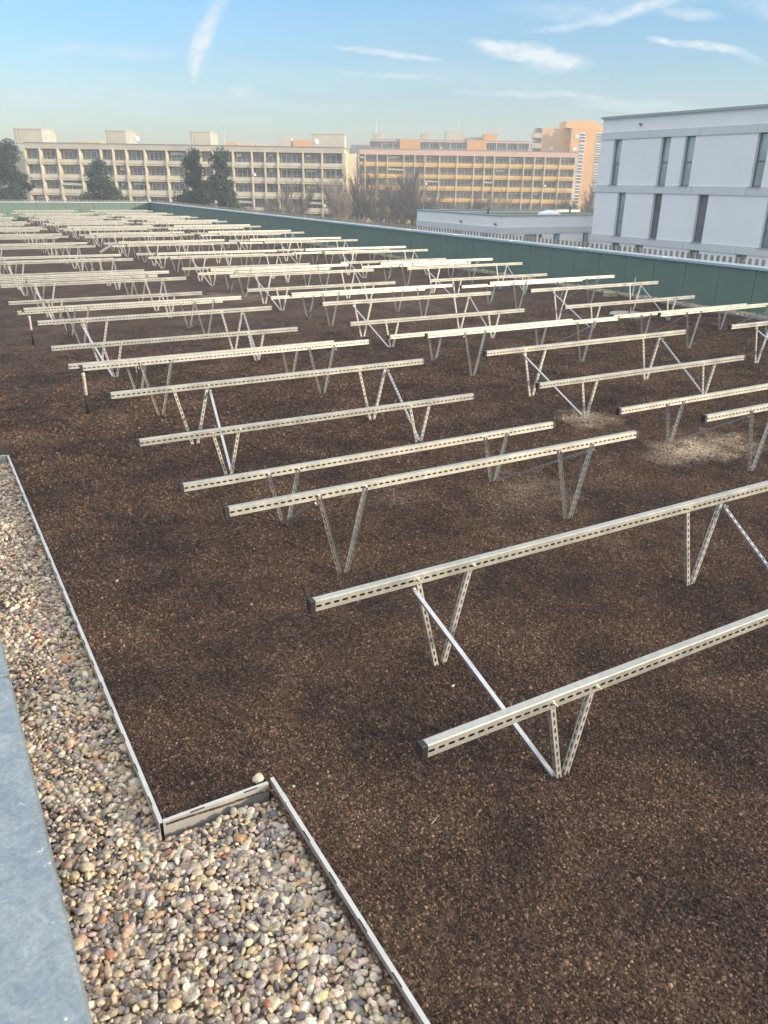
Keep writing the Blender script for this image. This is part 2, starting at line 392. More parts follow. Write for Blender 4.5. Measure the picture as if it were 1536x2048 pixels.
# ------------------------------------------------------------------ loose grains on the near substrate (one stuff object)
def grains():
    cr_, cu_, cf_ = (np.array(v) for v in (cr, cu, cf))
    pts = []
    for q in range(30):
        y0 = .3 + q * .5; y1 = y0 + .5; ym = y0 + .25
        dens = 9000 * min(1, (3.2 / ym) ** 1.45) * min(1, max(0, (15.3 - ym) / 6.0)); gr_ = min(2.2, max(1, ym / 4.0)) ** .8; r0, r1 = .0035 * gr_, .0080 * gr_
        n = int(dens * .5 * 15)
        x = rng.uniform(.5, 15.5, n); y = rng.uniform(y0, y1, n)
        d = np.stack([x, y, np.full(n, -CAM_Z)], -1)
        zc = d @ cf_; px = 768 + FPX * (d @ cr_) / zc; py = 1024 - FPX * (d @ cu_) / zc
        k = (zc > 0) & (px > -60) & (px < 1600) & (py < 2120) & ~((x < 1.05) & (y < 2.75)) & (x > .535)
        x, y = x[k], y[k]
        r = rng.uniform(r0, r1, len(x)) * np.where(rng.random(len(x)) < .05, 1.5, 1)
        pts.append(np.stack([x, y, hz(x, y) * .9 + r * .15, r], -1))
    P = np.concatenate(pts)
    # keep clear of leg feet is unnecessary: grains lie against them
    me = D.meshes.new('substrate_grains'); me.vertices.add(len(P))
    me.vertices.foreach_set('co', P[:, :3].astype(np.float32).ravel())
    n = len(P)
    s = P[:, 3:4] * rng.uniform(.6, 1.25, (n, 3)); s[:, 2] *= .8
    a1 = me.attributes.new('gs', 'FLOAT_VECTOR', 'POINT'); a1.data.foreach_set('vector', s.astype(np.float32).ravel())
    a2 = me.attributes.new('gr', 'FLOAT_VECTOR', 'POINT'); a2.data.foreach_set('vector', rng.uniform(0, 6.28, (n, 3)).astype(np.float32).ravel())
    a3 = me.attributes.new('tone', 'FLOAT', 'POINT')
    tone = rng.random(n) ** 1.15; tone[rng.random(n) < .004] = 1.0
    a3.data.foreach_set('value', tone.astype(np.float32))
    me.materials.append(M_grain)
    o = D.objects.new('substrate_grains', me); col.objects.link(o)
    ng = D.node_groups.new('grain_scatter', 'GeometryNodeTree')
    ng.interface.new_socket('Geometry', in_out='INPUT', socket_type='NodeSocketGeometry')
    ng.interface.new_socket('Geometry', in_out='OUTPUT', socket_type='NodeSocketGeometry')
    nn, ll = ng.nodes, ng.links
    gi, go = nn.new('NodeGroupInput'), nn.new('NodeGroupOutput')
    ico = nn.new('GeometryNodeMeshIcoSphere'); ico.inputs['Radius'].default_value = 1; ico.inputs['Subdivisions'].default_value = 1
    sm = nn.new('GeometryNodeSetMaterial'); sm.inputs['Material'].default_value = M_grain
    ll.new(ico.outputs['Mesh'], sm.inputs['Geometry'])
    ip = nn.new('GeometryNodeInstanceOnPoints')
    ll.new(gi.outputs[0], ip.inputs['Points']); ll.new(sm.outputs[0], ip.inputs['Instance'])
    for nm, sk in (('gs', 'Scale'), ('gr', 'Rotation')):
        at = nn.new('GeometryNodeInputNamedAttribute'); at.data_type = 'FLOAT_VECTOR'; at.inputs['Name'].default_value = nm
        if sk == 'Rotation':
            er = nn.new('FunctionNodeEulerToRotation'); ll.new(at.outputs['Attribute'], er.inputs[0]); ll.new(er.outputs[0], ip.inputs[sk])
        else: ll.new(at.outputs['Attribute'], ip.inputs[sk])
    ll.new(ip.outputs[0], go.inputs[0])
    md = o.modifiers.new('scatter', 'NODES'); md.node_group = ng
    tag(o, 'dark brown crushed lava and brick grains of the green roof substrate', 'substrate', kind='stuff')
grains()

# ------------------------------------------------------------------ pebbles (stuff)
M_peb = D.materials.new('river_pebble'); M_peb.use_nodes = True
n_, l_ = M_peb.node_tree.nodes, M_peb.node_tree.links; p_ = n_['Principled BSDF']
ca = N(n_, 'ShaderNodeVertexColor', layer_name='tone')
tcn = N(n_, 'ShaderNodeTexCoord'); nz_ = N(n_, 'ShaderNodeTexNoise'); nz_.inputs['Scale'].default_value = 90; nz_.inputs['Detail'].default_value = 5
l_.new(tcn.outputs['Object'], nz_.inputs['Vector'])
rp_ = N(n_, 'ShaderNodeValToRGB'); rp_.color_ramp.elements[0].position = .35; rp_.color_ramp.elements[0].color = (.68, .66, .64, 1); rp_.color_ramp.elements[1].position = .65; rp_.color_ramp.elements[1].color = (1.1, 1.1, 1.1, 1)
l_.new(nz_.outputs['Fac'], rp_.inputs['Fac'])
mx_ = N(n_, 'ShaderNodeMix', data_type='RGBA', blend_type='MULTIPLY'); mx_.inputs['Factor'].default_value = 1
l_.new(ca.outputs['Color'], mx_.inputs['A']); l_.new(rp_.outputs['Color'], mx_.inputs['B']); l_.new(mx_.outputs['Result'], p_.inputs['Base Color'])
p_.inputs['Roughness'].default_value = .62
def icos():
    import bmesh
    bm = bmesh.new(); bmesh.ops.create_icosphere(bm, subdivisions=3, radius=1)
    V = np.array([v.co[:] for v in bm.verts]); F = np.array([[v.index for v in f.verts] for f in bm.faces]); bm.free()
    bm = bmesh.new(); bmesh.ops.create_icosphere(bm, subdivisions=2, radius=1)
    V2 = np.array([v.co[:] for v in bm.verts]); F2 = np.array([[v.index for v in f.verts] for f in bm.faces]); bm.free()
    return V, F, V2, F2
V3, F3, V2, F2 = icos()
PAL = np.array([srgb(*c)[:3] for c in ((196, 180, 155), (210, 198, 178), (178, 160, 134), (160, 150, 138), (142, 136, 130), (200, 176, 140), (176, 146, 120), (150, 128, 112),
    (122, 118, 116), (216, 206, 190), (186, 172, 150), (168, 158, 146), (196, 150, 110), (170, 120, 96), (150, 140, 142), (205, 180, 165), (108, 104, 106), (92, 92, 98), (212, 182, 128), (158, 104, 84))])
PW = np.array([10, 8, 8, 8, 7, 5, 5, 5, 5, 6, 8, 7, 1.0, .6, 4, 4, 3.5, 2, 1.2, .35]); PW = PW / PW.sum()
def rots(n, flat):
    a = rng.uniform(0, 2 * np.pi, n); t = rng.normal(0, flat, n); s = rng.normal(0, flat, n)
    ca_, sa = np.cos(a), np.sin(a); ct, st = np.cos(t), np.sin(t); cs, ss = np.cos(s), np.sin(s); z = np.zeros(n); o1 = np.ones(n)
    Rz = np.stack([ca_, -sa, z, sa, ca_, z, z, z, o1], -1).reshape(-1, 3, 3)
    Rx = np.stack([o1, z, z, z, ct, -st, z, st, ct], -1).reshape(-1, 3, 3)
    Ry = np.stack([cs, z, ss, z, o1, z, -ss, z, cs], -1).reshape(-1, 3, 3)
    return Rx @ Ry @ Rz
def pebbles(name, spots, VV, FF, mat_, size, label, sigma=.42):
    n = len(spots)
    # lumpy non-spherical bodies
    nv = 24; bodies = []
    for k in range(nv):
        B = VV.copy()
        for _ in range(4):
            d = rng.normal(size=3); d /= np.linalg.norm(d); B = B * (1 + .17 * np.tanh(2.2 * (VV @ d))[:, None] * rng.uniform(-1, 1))
        for _ in range(3):
            d = rng.normal(size=3); d /= np.linalg.norm(d); h = rng.uniform(.55, .85); e = np.maximum(0, B @ d - h); B = B - d * (e * .75)[:, None]
        B /= np.abs(B).max(0); bodies.append(B)
    bodies = np.array(bodies); idx = rng.integers(0, nv, n)
    L = size * rng.lognormal(0, .34, n) ; L = np.clip(L, size * .5, size * 1.9)
    sc = np.stack([L, L * rng.uniform(.48, .95, n), L * rng.uniform(.34, .72, n)], -1)
    R_ = rots(n, sigma)
    P = np.einsum('nij,nvj->nvi', R_, bodies[idx] * sc[:, None, :]) + spots[:, None, :]
    nvv = len(VV)
    Fa = (FF[None] + (np.arange(n) * nvv)[:, None, None]).reshape(-1, 3)
    c = PAL[rng.choice(len(PAL), n, p=PW)] * rng.uniform(.9, 1.36, (n, 1)) * [.98, .985, .995] * rng.uniform(.96, 1.04, (n, 3))
    C = np.concatenate([np.repeat(c[:, None], nvv, 1), np.ones((n, nvv, 1))], -1).reshape(-1, 4)
    o = mesh_np(name, P.reshape(-1, 3), Fa, mat_, C, smooth=True)
    return tag(o, label, 'gravel', kind='stuff')
def spread(regions, mind, tries):
    cell = {}; out_ = []
    for (x0, x1, y0, y1) in regions:
        n = int((x1 - x0) * (y1 - y0) * tries)
        for x, y in zip(rng.uniform(x0, x1, n), rng.uniform(y0, y1, n)):
            k = (int(x // mind), int(y // mind)); ok = True
            for a in (-1, 0, 1):
                for b in (-1, 0, 1):
                    for (u, v) in cell.get((k[0] + a, k[1] + b), ()):
                        if (u - x) ** 2 + (v - y) ** 2 < mind * mind: ok = False; break
                    if not ok: break
                if not ok: break
            if ok: cell.setdefault(k, []).append((x, y)); out_.append((x, y))
    return np.array(out_)
GR = [(.05, .485, 2.68, 8.26), (.05, 1.005, .9, 2.68)]
top = spread(GR, .0190, 11000)
top3 = np.concatenate([top, (-.034 + .008 * np.sin(top[:, :1] * 9) * np.sin(top[:, 1:] * 5) + rng.uniform(-.006, .007, (len(top), 1)))], 1)
fill = spread(GR, .016, 7000); fill3 = np.concatenate([fill, np.full((len(fill), 1), -.047)], 1)
pebbles('gravel', np.concatenate([top3, fill3]), V2, F2, M_peb, .0168, 'rounded beige, grey and tan river pebbles in the edge strip by the parapet')
g = MB(); g.box(-.1, 1.02, -4, 2.70, -.1, -.058); g.box(-.1, .50, 2.701, 8.28, -.1, -.058)
tag(g.build('gravel_bed', mat('dark_gravel_bed', (.22, .19, .16, 1), .95, noise=.3, nscale=60)), kind='structure')
# strip along the far right parapet, coarse and pale
sp = np.stack([rng.uniform(15.66, 16.07, 14000), 8.5 + 53 * rng.random(14000) ** 1.6, rng.uniform(.012, .04, 14000)], -1)
pebbles('gravel', sp, *(lambda: (np.array(V3[:12]), F2[:0]))() if False else (V2, F2), M_peb, .022, 'pale pebble strip along the foot of the green parapet', sigma=.5)
# a few pebbles that strayed on the substrate
for (x, y, s, lab) in ((.975, 2.775, .026, 'flat cream pebble lying on the substrate behind the corner of the edging'),):
    o = pebbles('pebble', np.array([[x, y, .025]]), V3, F3, M_peb, s, lab, sigma=.1); o['category'] = 'pebble'; del o['kind']
    nv_ = len(o.data.vertices); o.data.attributes['tone'].data.foreach_set('color', np.tile(np.array([.66, .58, .44, 1], np.float32), nv_))
strays = []
for (x, y) in ((1.10, 2.66), (1.9, 8.7), (.62, 4.4), (1.55, 4.35), (.85, 5.1), (.95, 8.2), (2.2, 2.95), (2.6, 3.2), (3.3, 4.1), (1.0, 7.6)):
    o = pebbles('pebble', np.array([[x, y, .012]]), V2, F2, M_peb, .008, 'small pale pebble stray on the dark substrate', sigma=.2)
    o['category'] = 'pebble'; del o['kind']; o['group'] = 'stray pebbles on the substrate'

# twigs
def twig(x, y, a, L, lab):
    b = MB(); p = Vector((x, y, .018))
    q = p + Vector((math.cos(a), math.sin(a), .05)) * L * .55; r = q + Vector((math.cos(a + .25), math.sin(a + .25), -.03)) * L * .45
    b.tube(p, q, .0022, .0018, 5); b.tube(q, r, .0018, .001, 5)
    tag(b.build('twig', mat('dry_twig', (.42, .33, .24, 1), .8)), lab, 'twig')
twig(1.53, 2.15, .35, .05, 'short pale dry twig on the substrate below the nearest frame')
twig(2.62, 2.32, .9, .05, 'thin dry stalk on the substrate right of the nearest frame')

# ------------------------------------------------------------------ edging
def edging(name, p0, p1, side, lab, seams=()):
    """plate from p0 to p1 with a narrow top flange turned towards `side`"""
    p0, p1 = Vector(p0), Vector(p1); d = (p1 - p0); L = d.length; d.normalize(); s = Vector(side)
    root = empty(name, (p0.x, p0.y, 0)); root.rotation_euler = (0, 0, math.atan2(d.y, d.x))
    loc = root.matrix_basis.inverted() if False else Matrix.Rotation(-math.atan2(d.y, d.x), 4, 'Z')
    sy = 1 if (loc @ s).y > 0 else -1
    b = MB(); zt = .030
    b.box(0, L, -.0011, .0011, -.085, zt - .002)
    y0, y1 = sorted((-.0012 * sy, .017 * sy))
    b.box(0, L, y0, y1, zt - .0019, zt)
    y0, y1 = sorted((.0152 * sy, .017 * sy)); b.box(0, L, y0, y1, zt - .012, zt - .002)
    b.build('plate', M_edge, root)
    k = .12
    while k < L - .1 and L < 20:
        sb = MB(); y0, y1 = sorted((-.0016 * sy, .0024 * sy)); sb.box(k, k + .065, y0, y1, zt - .0035, zt + .0006); k += .25
        sb.build('drain_slot', M_slot, root)
    for q in seams:
        c = MB(); y0, y1 = sorted((-.0028 * sy, .0185 * sy)); c.box(q, q + .06, y0, y1, zt + .0002, zt + .0022); c.box(q, q + .06, *sorted((-.0028 * sy, -.0013 * sy)), -.05, zt)
        c.build('joint_plate', M_edge, root)
    return tag(root, lab, 'edging')
edging('edging', (.495, 2.715, 0), (.495, 8.30, 0), (1, 0, 0), 'long straight aluminium edging strip between pebbles and dark substrate', (1.2, 3.1))
edging('edging', (.51, 2.715, 0), (1.000, 2.715, 0), (0, 1, 0), 'short crosswise aluminium edging piece joining the two long strips')
edging('edging', (1.02, 2.745, 0), (1.02, -.5, 0), (1, 0, 0), 'nearest aluminium edging strip along the wide pebble area', (.12,))
edging('edging', (15.62, 5.0, 0), (15.62, 61.5, 0), (-1, 0, 0), 'very long edging strip before the pebbles at the foot of the right parapet')
edging('edging', (.49, 8.305, 0), (-.2, 8.305, 0), (0, 1, 0), 'far crosswise aluminium edging piece at the end of the pebble strip')

# ------------------------------------------------------------------ near parapet
root = empty('parapet', (0, 0, 0))
b = MB(); b.box(-.34, .015, -6, YF, -.1, .37); b.build('wall', M_backing, root)
for (y0, y1) in ((-6, 3.62), (3.626, 7.6), (7.606, 11.6), (11.606, YF)):
    b = MB()
    # sheet with a slightly sloped top, chamfered edge, drip face
    pr = [(-.40, .412), (.036, .402), (.050, .394), (.052, .345), (.060, .332), (.057, .330), (.046, .343), (.044, .388), (-.40, .40)]
    for i in range(len(pr)):
        (xa, za), (xb, zb) = pr[i], pr[(i + 1) % len(pr)]
        b.poly([(xa, y0, za), (xa, y1, za), (xb, y1, zb), (xb, y0, zb)])
    b.poly([(x, y0, z) for x, z in pr]); b.poly([(x, y1, z) for x, z in reversed(pr)])
    b.build('coping', M_coping, root)
b = MB(); b.box(-.40, .054, 3.60, 3.65, .4045, .4135); b.box(.0525, .0575, 3.60, 3.65, .335, .40); b.build('coping_joint', M_coping, root)
tag(root, 'low near parapet with weathered blue-grey zinc coping beside the pebble strip', 'parapet')

# ------------------------------------------------------------------ right + far parapets
def parapet(name, L, flip, lab, cop):
    """local x along the wall, local y outward"""
    r = MB(); root = empty(name, (0, 0, 0))
    r.box(0, L, .012, .40, -9 + .1, WZ - .03); r.build('wall', M_backing, root)
    k = 0; b = MB()
    while k < L - .1:
        e = min(L, k + .943); b.box(k, e, -.004, .010, -.03, WZ - .035); k += .955
    b.build('panel_cladding', M_green, root)
    j = MB(); j.box(0, L, .0102, .0118, -.03, WZ - .035); j.build('joint_backing', M_joint, root)
    k = 0
    c = MB()
    while k < L - .1:
        e = min(L, k + 2.994)
        c.box(k, e, -.045, .43, WZ - .012, WZ); c.box(k, e, -.047, -.041, WZ - .055, WZ - .0125); 
        c.box(e - .03, e - .012, -.049, .43, WZ + .0005, WZ + .012)
        k += 3.0
    c.build('coping', cop, root)
    return tag(root, lab, 'parapet')
M_cop2 = coping_mat('zinc_coping_far', (.44, .53, .59, 1), (.36, .45, .52, 1), (.58, .65, .69, 1))
pr_ = parapet('parapet', YF + 8, 0, 'long right parapet clad in dark green panels with pale metal coping', M_cop2)
pr_.location = (XW, YF, 0); pr_.rotation_euler = (0, 0, -math.pi / 2)   # x -> -Y, y -> +X
pr_.rotation_euler = (0, 0, -math.pi / 2)
pf = parapet('parapet', XW + 6, 0, 'far green parapet closing the roof at its end', M_cop2)
pf.location = (-6, YF, 0)
# timber slat screens: slats fixed on the outside of the parapets, tops showing
def slats(L, lab, loc, rz):
    b = MB(); k = .05
    while k < L:
        w = .088; zt = WZ + .125 + random.uniform(-.006, .006); dy = random.uniform(-.004, .004)
        b.box(k, k + w,   .46 + dy, .478 + dy, -1.0, zt); k += .1735
    o = b.build('slat_screen', M_wood); o.location = loc; o.rotation_euler = (0, 0, rz)
    tag(o, lab, 'slat screen'); return o
slats(YF + 8, 'row of brown timber slat tops behind the long right parapet', (XW, YF, 0), -math.pi / 2)
slats(XW + 6, 'row of timber slat tops behind the far parapet', (-6, YF, 0), 0)

# ------------------------------------------------------------------ mounting frames
TILT = math.radians(10.2); RS = .045; RH = .061
RL = 3.683
def rail_mesh(parent, y, z, tilt, caps=(True, True), name='rail'):
    """inverted channel: top face, rounded shoulder, two slotted side faces, return lips"""
    b = MB(); h, w, c = RH / 2, RS / 2, .004
    ux = Vector((1, 0, 0)); R_ = Matrix.Rotation(tilt, 3, 'X')
    T = lambda x, yy, zz: Vector((x, y, z)) + (R_ @ Vector((0, yy, zz)))
    dn = R_ @ Vector((0, 0, -1))
    for s in (-1, 1):
        b.strip(T(0, s * w, h - c), ux, dn, RL, 2 * h - c, .05, .033, .0125)
        b.poly([T(0, s * w, h - c), T(RL, s * w, h - c), T(RL, s * (w - c), h), T(0, s * (w - c), h)])
    b.poly([T(0, -(w - c), h), T(RL, -(w - c), h), T(RL, w - c, h), T(0, w - c, h)])
    b.poly([T(0, -w, -h), T(RL, -w, -h), T(RL, w, -h), T(0, w, -h)])
    b.poly([T(.02, 0, -h + .001), T(RL - .02, 0, -h + .001), T(RL - .02, 0, h - .001), T(.02, 0, h - .001)], 1)  # dark centre sheet, painted shade behind the slots
    o = b.build(name, [M_rail, M_slot_shade], parent)
    for k, on in enumerate(caps):
        if not on: continue
        q = MB(); x0, x1 = ((-.006, .022), (RL - .022, RL + .006))[k]
        e = .0025
        pr2 = [(-w - e, -h - e), (w + e, -h - e), (w + e, h + e - c), (w + e - c, h + e), (-w - e + c, h + e), (-w - e, h + e - c)]
        A = [T(x0, a_, b_) for a_, b_ in pr2]; B = [T(x1, a_, b_) for a_, b_ in pr2]
        q.poly(A[::-1]); q.poly(B)
        for i in range(6): q.poly([A[i], A[(i + 1) % 6], B[(i + 1) % 6], B[i]])
        q.build('end_cap', M_cap, o)
    return o
def channel(b, p0, p1, wdir, depth_dir, wd, dp, slotted=True):
    """U channel from p0 to p1: web across wdir, flanges along depth_dir"""
    p0, p1 = Vector(p0), Vector(p1); u = (p1 - p0); L = u.length; u.normalize()
    wv = (Vector(wdir) - u * u.dot(Vector(wdir))).normalized(); dv = u.cross(wv); 
    if dv.dot(Vector(depth_dir)) < 0: dv = -dv
    o = p0 - wv * wd / 2
    if slotted:
        b.strip(o, u, wv, L, wd, .05, .030, .011)
        b.strip(o, u, dv, L, dp, .05, .030, .009); b.strip(o + wv * wd, u, dv, L, dp, .05, .030, .009)
    else:
        for (q, v, w_) in ((o, wv, wd), (o, dv, dp), (o + wv * wd, dv, dp)):
            b.poly([q, q + u * L, q + u * L + v * w_, q + v * w_])
        for q, sgn in ((o, 1), (o + wv * wd, -1)):
            b.poly([q + dv * dp, q + u * L + dv * dp, q + u * L + dv * dp + wv * sgn * .007, q + dv * dp + wv * sgn * .007])
BOLT_ME = None
def bolt(parent, x, y, z, s):
    b = MB(); b.tube((x, y, z), (x, y - s * .006, z), .011, .011, 6); b.tube((x, y - s * .005, z), (x, y - s * .030, z + .002), .0042, .0042, 6)
    return b.build('bolt', M_bolt, parent)
def make_frame(front, zl=.452, zh=.639, w=1.031, fx=(.822, 2.970), brace_l=-1, brace_r=1, det=True):
    """front=1: low rail nearer the viewer (local y=0), high rail at y=w.  front=-1: high rail near, low rail at y=w"""
    root = empty('panel_mounting_frame', (0, 0, 0))
    ylo, yhi = (0, w) if front == 1 else (w, 0)
    tl = .02 if front == 1 else -.06
    for (y, z, t) in ((ylo, zl, .131), (yhi, zh, .184)):
        r = rail_mesh(root, y, z, tl)
        for fxx in fx:
            for s in (-1, 1):
                b = MB()
                foot = Vector((fxx + s * .018, y - .012, -.03)); top_ = Vector((fxx + s * (t - .004), y - .012, z - .002))
                # web faces -Y for the low/high pair facing the viewer, +Y for the others
                channel(b, foot, top_, (1, 0, 0), (0, front, 0), .028, .024)
                lg = b.build('leg', M_leg, root)
                if det: bolt(lg, fxx + s * t, y - RS / 2 * 1.0, z - .002, 1)
    for fxx, sd, sl_ in ((fx[0], brace_l, False), (fx[1], brace_r, True)):
        b = MB()
        p0 = Vector((fxx + sd * .175 - .028 * (1 if sd < 0 else -1) * 1.0, yhi + (.0), zh - .055)); p1 = Vector((fxx - .035 if sd < 0 else fxx + .035, ylo, -.012))
        u = (p1 - p0).normalized()
        channel(b, p0, p1, Vector((1, 0, 0)), Vector((0, 0, -1)), .024, .016, slotted=sl_)
        br = b.build('brace', M_brace, root)
        if det: bolt(br, p0.x, p0.y - .012, p0.z - .004, 1)
    return root

Y0, PER, WW, G1 = 2.139, 4.677, 1.031, 1.351
XL, SP = 1.440, 4.605
protoN = make_frame(1); protoF = make_frame(-1, fx=(.835, 2.970))
tree_of(None)
NT, NB = 12, 3
WORD = ['nearest', 'second', 'third', 'fourth', 'fifth', 'sixth', 'seventh', 'eighth', 'ninth', 'tenth', 'eleventh', 'twelfth', 'thirteenth', 'fourteenth', 'fifteenth',
        'sixteenth', 'seventeenth', 'eighteenth', 'nineteenth', 'twentieth', 'twenty-first', 'twenty-second', 'twenty-third', 'farthest']
BLK = ['left', 'middle', 'right']
OFF = {(0, 0): (0, 0), (1, 0): (.02, -.027), (2, 0): (.015, .005), (3, 0): (0, -.02), (4, 0): (-.005, -.03), (5, 0): (-.02, 0),
       (1, 1): (.02, .027), (2, 1): (-.01, .002), (3, 1): (-.008, .005), (4, 1): (0, .032)}
used = set()
for bl in range(NB):
    for r in range(NT * 2):
        t, k = divmod(r, 2)
        if bl >= 1 and r == 0 : pass
        y = Y0 + t * PER + (WW + G1) * k
        x = XL + bl * SP
        dx, dy = OFF.get((r, bl), (random.uniform(-.02, .02), random.uniform(-.02, .02)))
        if bl == 2 and r < 2: continue            # out of the picture
        if bl == 1 and r == 0: continue           # out of the picture
        if r == 0 and bl == 0:
            o = make_frame(1, zl=.470, zh=.618, w=1.05, fx=(.822, 2.97)); dx, dy = 0, -.01
        elif (r, bl) == (2, 0):
            o = make_frame(1, zl=.438, zh=.628, brace_l=1)
        else:
            src = protoF if k else protoN
            if src.name not in used and r > 1: o = src; used.add(src.name)
            else: o = copy_tree(src, None, skip=('bolt',) if r > 7 else ())
        o.location = (x + dx, y + dy, 0)
        o.rotation_euler = (0, 0, random.uniform(-.0025, .0025) if (r, bl) not in OFF else 0)
        face = 'low rail in front' if k == 0 else 'high rail in front'
        tag(o, '%s frame from the viewer in the %s block, galvanised steel, %s' % (WORD[r], BLK[bl], face), 'mounting frame', 'solar panel mounting frames')
# a loose rail left lying slanted across the legs in the far left block
lr = empty('loose_rail', (5.55, 27.5, 0))
rr = rail_mesh(lr, 0, 0, 0, (False, False)); rr.scale = (.38, 1, 1)
lr.location = (5.2, 26.6, .44); lr.rotation_euler = (0, -.12, 1.05)
tag(lr, 'loose galvanised rail lying slanted between the left and middle blocks', 'rail')

# ------------------------------------------------------------------ anchor posts
M_red = mat('red_label', (.55, .05, .03, 1), .6)
M_inox = galv('stainless', (.72, .70, .64), metal=.7, rough=.4)
def post(x, y, h, lab, hs=.25, r=.021):
    root = empty('anchor_post', (x, y, 0))
    b = MB(); b.tube((0, 0, -.02), (0, 0, hs), r * .8, r * .8, 16); b.build('sleeve', M_cap, root, True)
    b = MB(); b.tube((0, 0, hs - .01), (0, 0, h - .045), r, r, 18); b.build('tube', M_inox, root)
    b = MB(); b.tube((0, 0, h - .045), (0, 0, h - .03), r * .55, r * .55, 12); b.tube((0, 0, h - .03), (0, 0, h - .006), r * 1.05, r * 1.05, 16); b.tube((0, 0, h - .006), (0, 0, h + .002), r * 1.05, r * .6, 16); b.build('head', M_inox, root)
    b = MB()
    zc = h - .10
    for (dz0, dz1, a0, a1) in ((.032, .038, -.5, .5), (-.03, .032, -.5, -.3), (-.03, .032, .3, .5), (-.036, -.03, -.5, .5)):
        for i in range(4):
            t0 = a0 + (a1 - a0) * i / 4 - 2.1; t1 = a0 + (a1 - a0) * (i + 1) / 4 - 2.1; q = r + .0012
            b.poly([(q * math.cos(t0), q * math.sin(t0), zc + dz0), (q * math.cos(t1), q * math.sin(t1), zc + dz0), (q * math.cos(t1), q * math.sin(t1), zc + dz1), (q * math.cos(t0), q * math.sin(t0), zc + dz1)])
    b.build('red_mark', M_red, root)
    return tag(root, lab, 'anchor post')
post(1.52, 9.55, .50, 'nearest steel anchor post with black sleeve and red mark, left of the frames')
post(1.56, 14.35, .47, 'second steel anchor post with black sleeve, farther back at the left edge')
post(2.34, 10.5, .31, 'short thin post with white cap standing under the left block', .24, .009)
# lightning rod with disc base near the right parapet
root = empty('lightning_rod', (13.35, 12.35, 0))
b = MB(); b.tube((0, 0, 0), (0, 0, .05), .42, .40, 28); b.build('disc_base', mat('concrete_disc', (.33, .31, .28, 1), .9, noise=.2, nscale=12), root)
b = MB(); b.tube((.0, 0, .05), (.03, 0, .42), .012, .012, 8); b.build('lower_rod', M_cap, root)
b = MB(); b.tube((.03, 0, .42), (.06, 0, .80), .011, .006, 8); b.build('upper_rod', M_inox, root)
tag(root, 'slim lightning rod on a round grey disc near the right parapet', 'lightning rod')
b = MB(); b.box(-.16, .16, -.10, .10, 0, .10); b.poly([(-.16, -.102, 0), (.16, -.102, 0), (.17, -.102, .17)]); b.tube((-.05, 0, .1), (-.05, 0, .14), .03, .03, 10)
o = b.build('cable_block', mat('pale_block', (.45, .38, .27, 1), .8)); o.location = (15.35, 14.9, 0)
tag(o, 'small pale block on the pebbles at the foot of the green parapet', 'block')

# ------------------------------------------------------------------ buildings
M_beige = mat('beige_concrete', (.64, .56, .42, 1), .9, noise=.14, nscale=.35)
M_beige2 = mat('beige_concrete_panel', (.52, .47, .385, 1), .9, noise=.12, nscale=.3)
M_para = mat('beige_balcony_front', (.66, .59, .46, 1), .85, noise=.12, nscale=.5)
M_orange = mat('orange_render', (.66, .34, .12, 1), .85, noise=.08, nscale=.3)
M_orpar = mat('ochre_balcony_front', (.76, .47, .15, 1), .85, noise=.12, nscale=.5)
M_pink = mat('pink_parapet', (.66, .43, .35, 1), .85, noise=.06, nscale=.4)
M_white = mat('white_window_frame', (.80, .79, .75, 1), .5)
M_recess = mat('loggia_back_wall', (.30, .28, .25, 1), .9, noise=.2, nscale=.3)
def glass(name, c, r=.12):
    m = mat(name, c, r, noise=.35, nscale=.7); m.node_tree.nodes['Principled BSDF'].inputs['Specular IOR Level'].default_value = .8; return m
M_glass = [glass('window_glass_dark', (.10, .125, .165, 1)), glass('window_glass_blue', (.17, .23, .32, 1)), glass('window_curtained', (.30, .30, .29, 1), .4), glass('window_glass_brown', (.075, .06, .055, 1))]
M_awn = mat('awning_cloth', (.5, .48, .44, 1), .9)
M_dish = mat('dish_white', (.7, .7, .68, 1), .5)

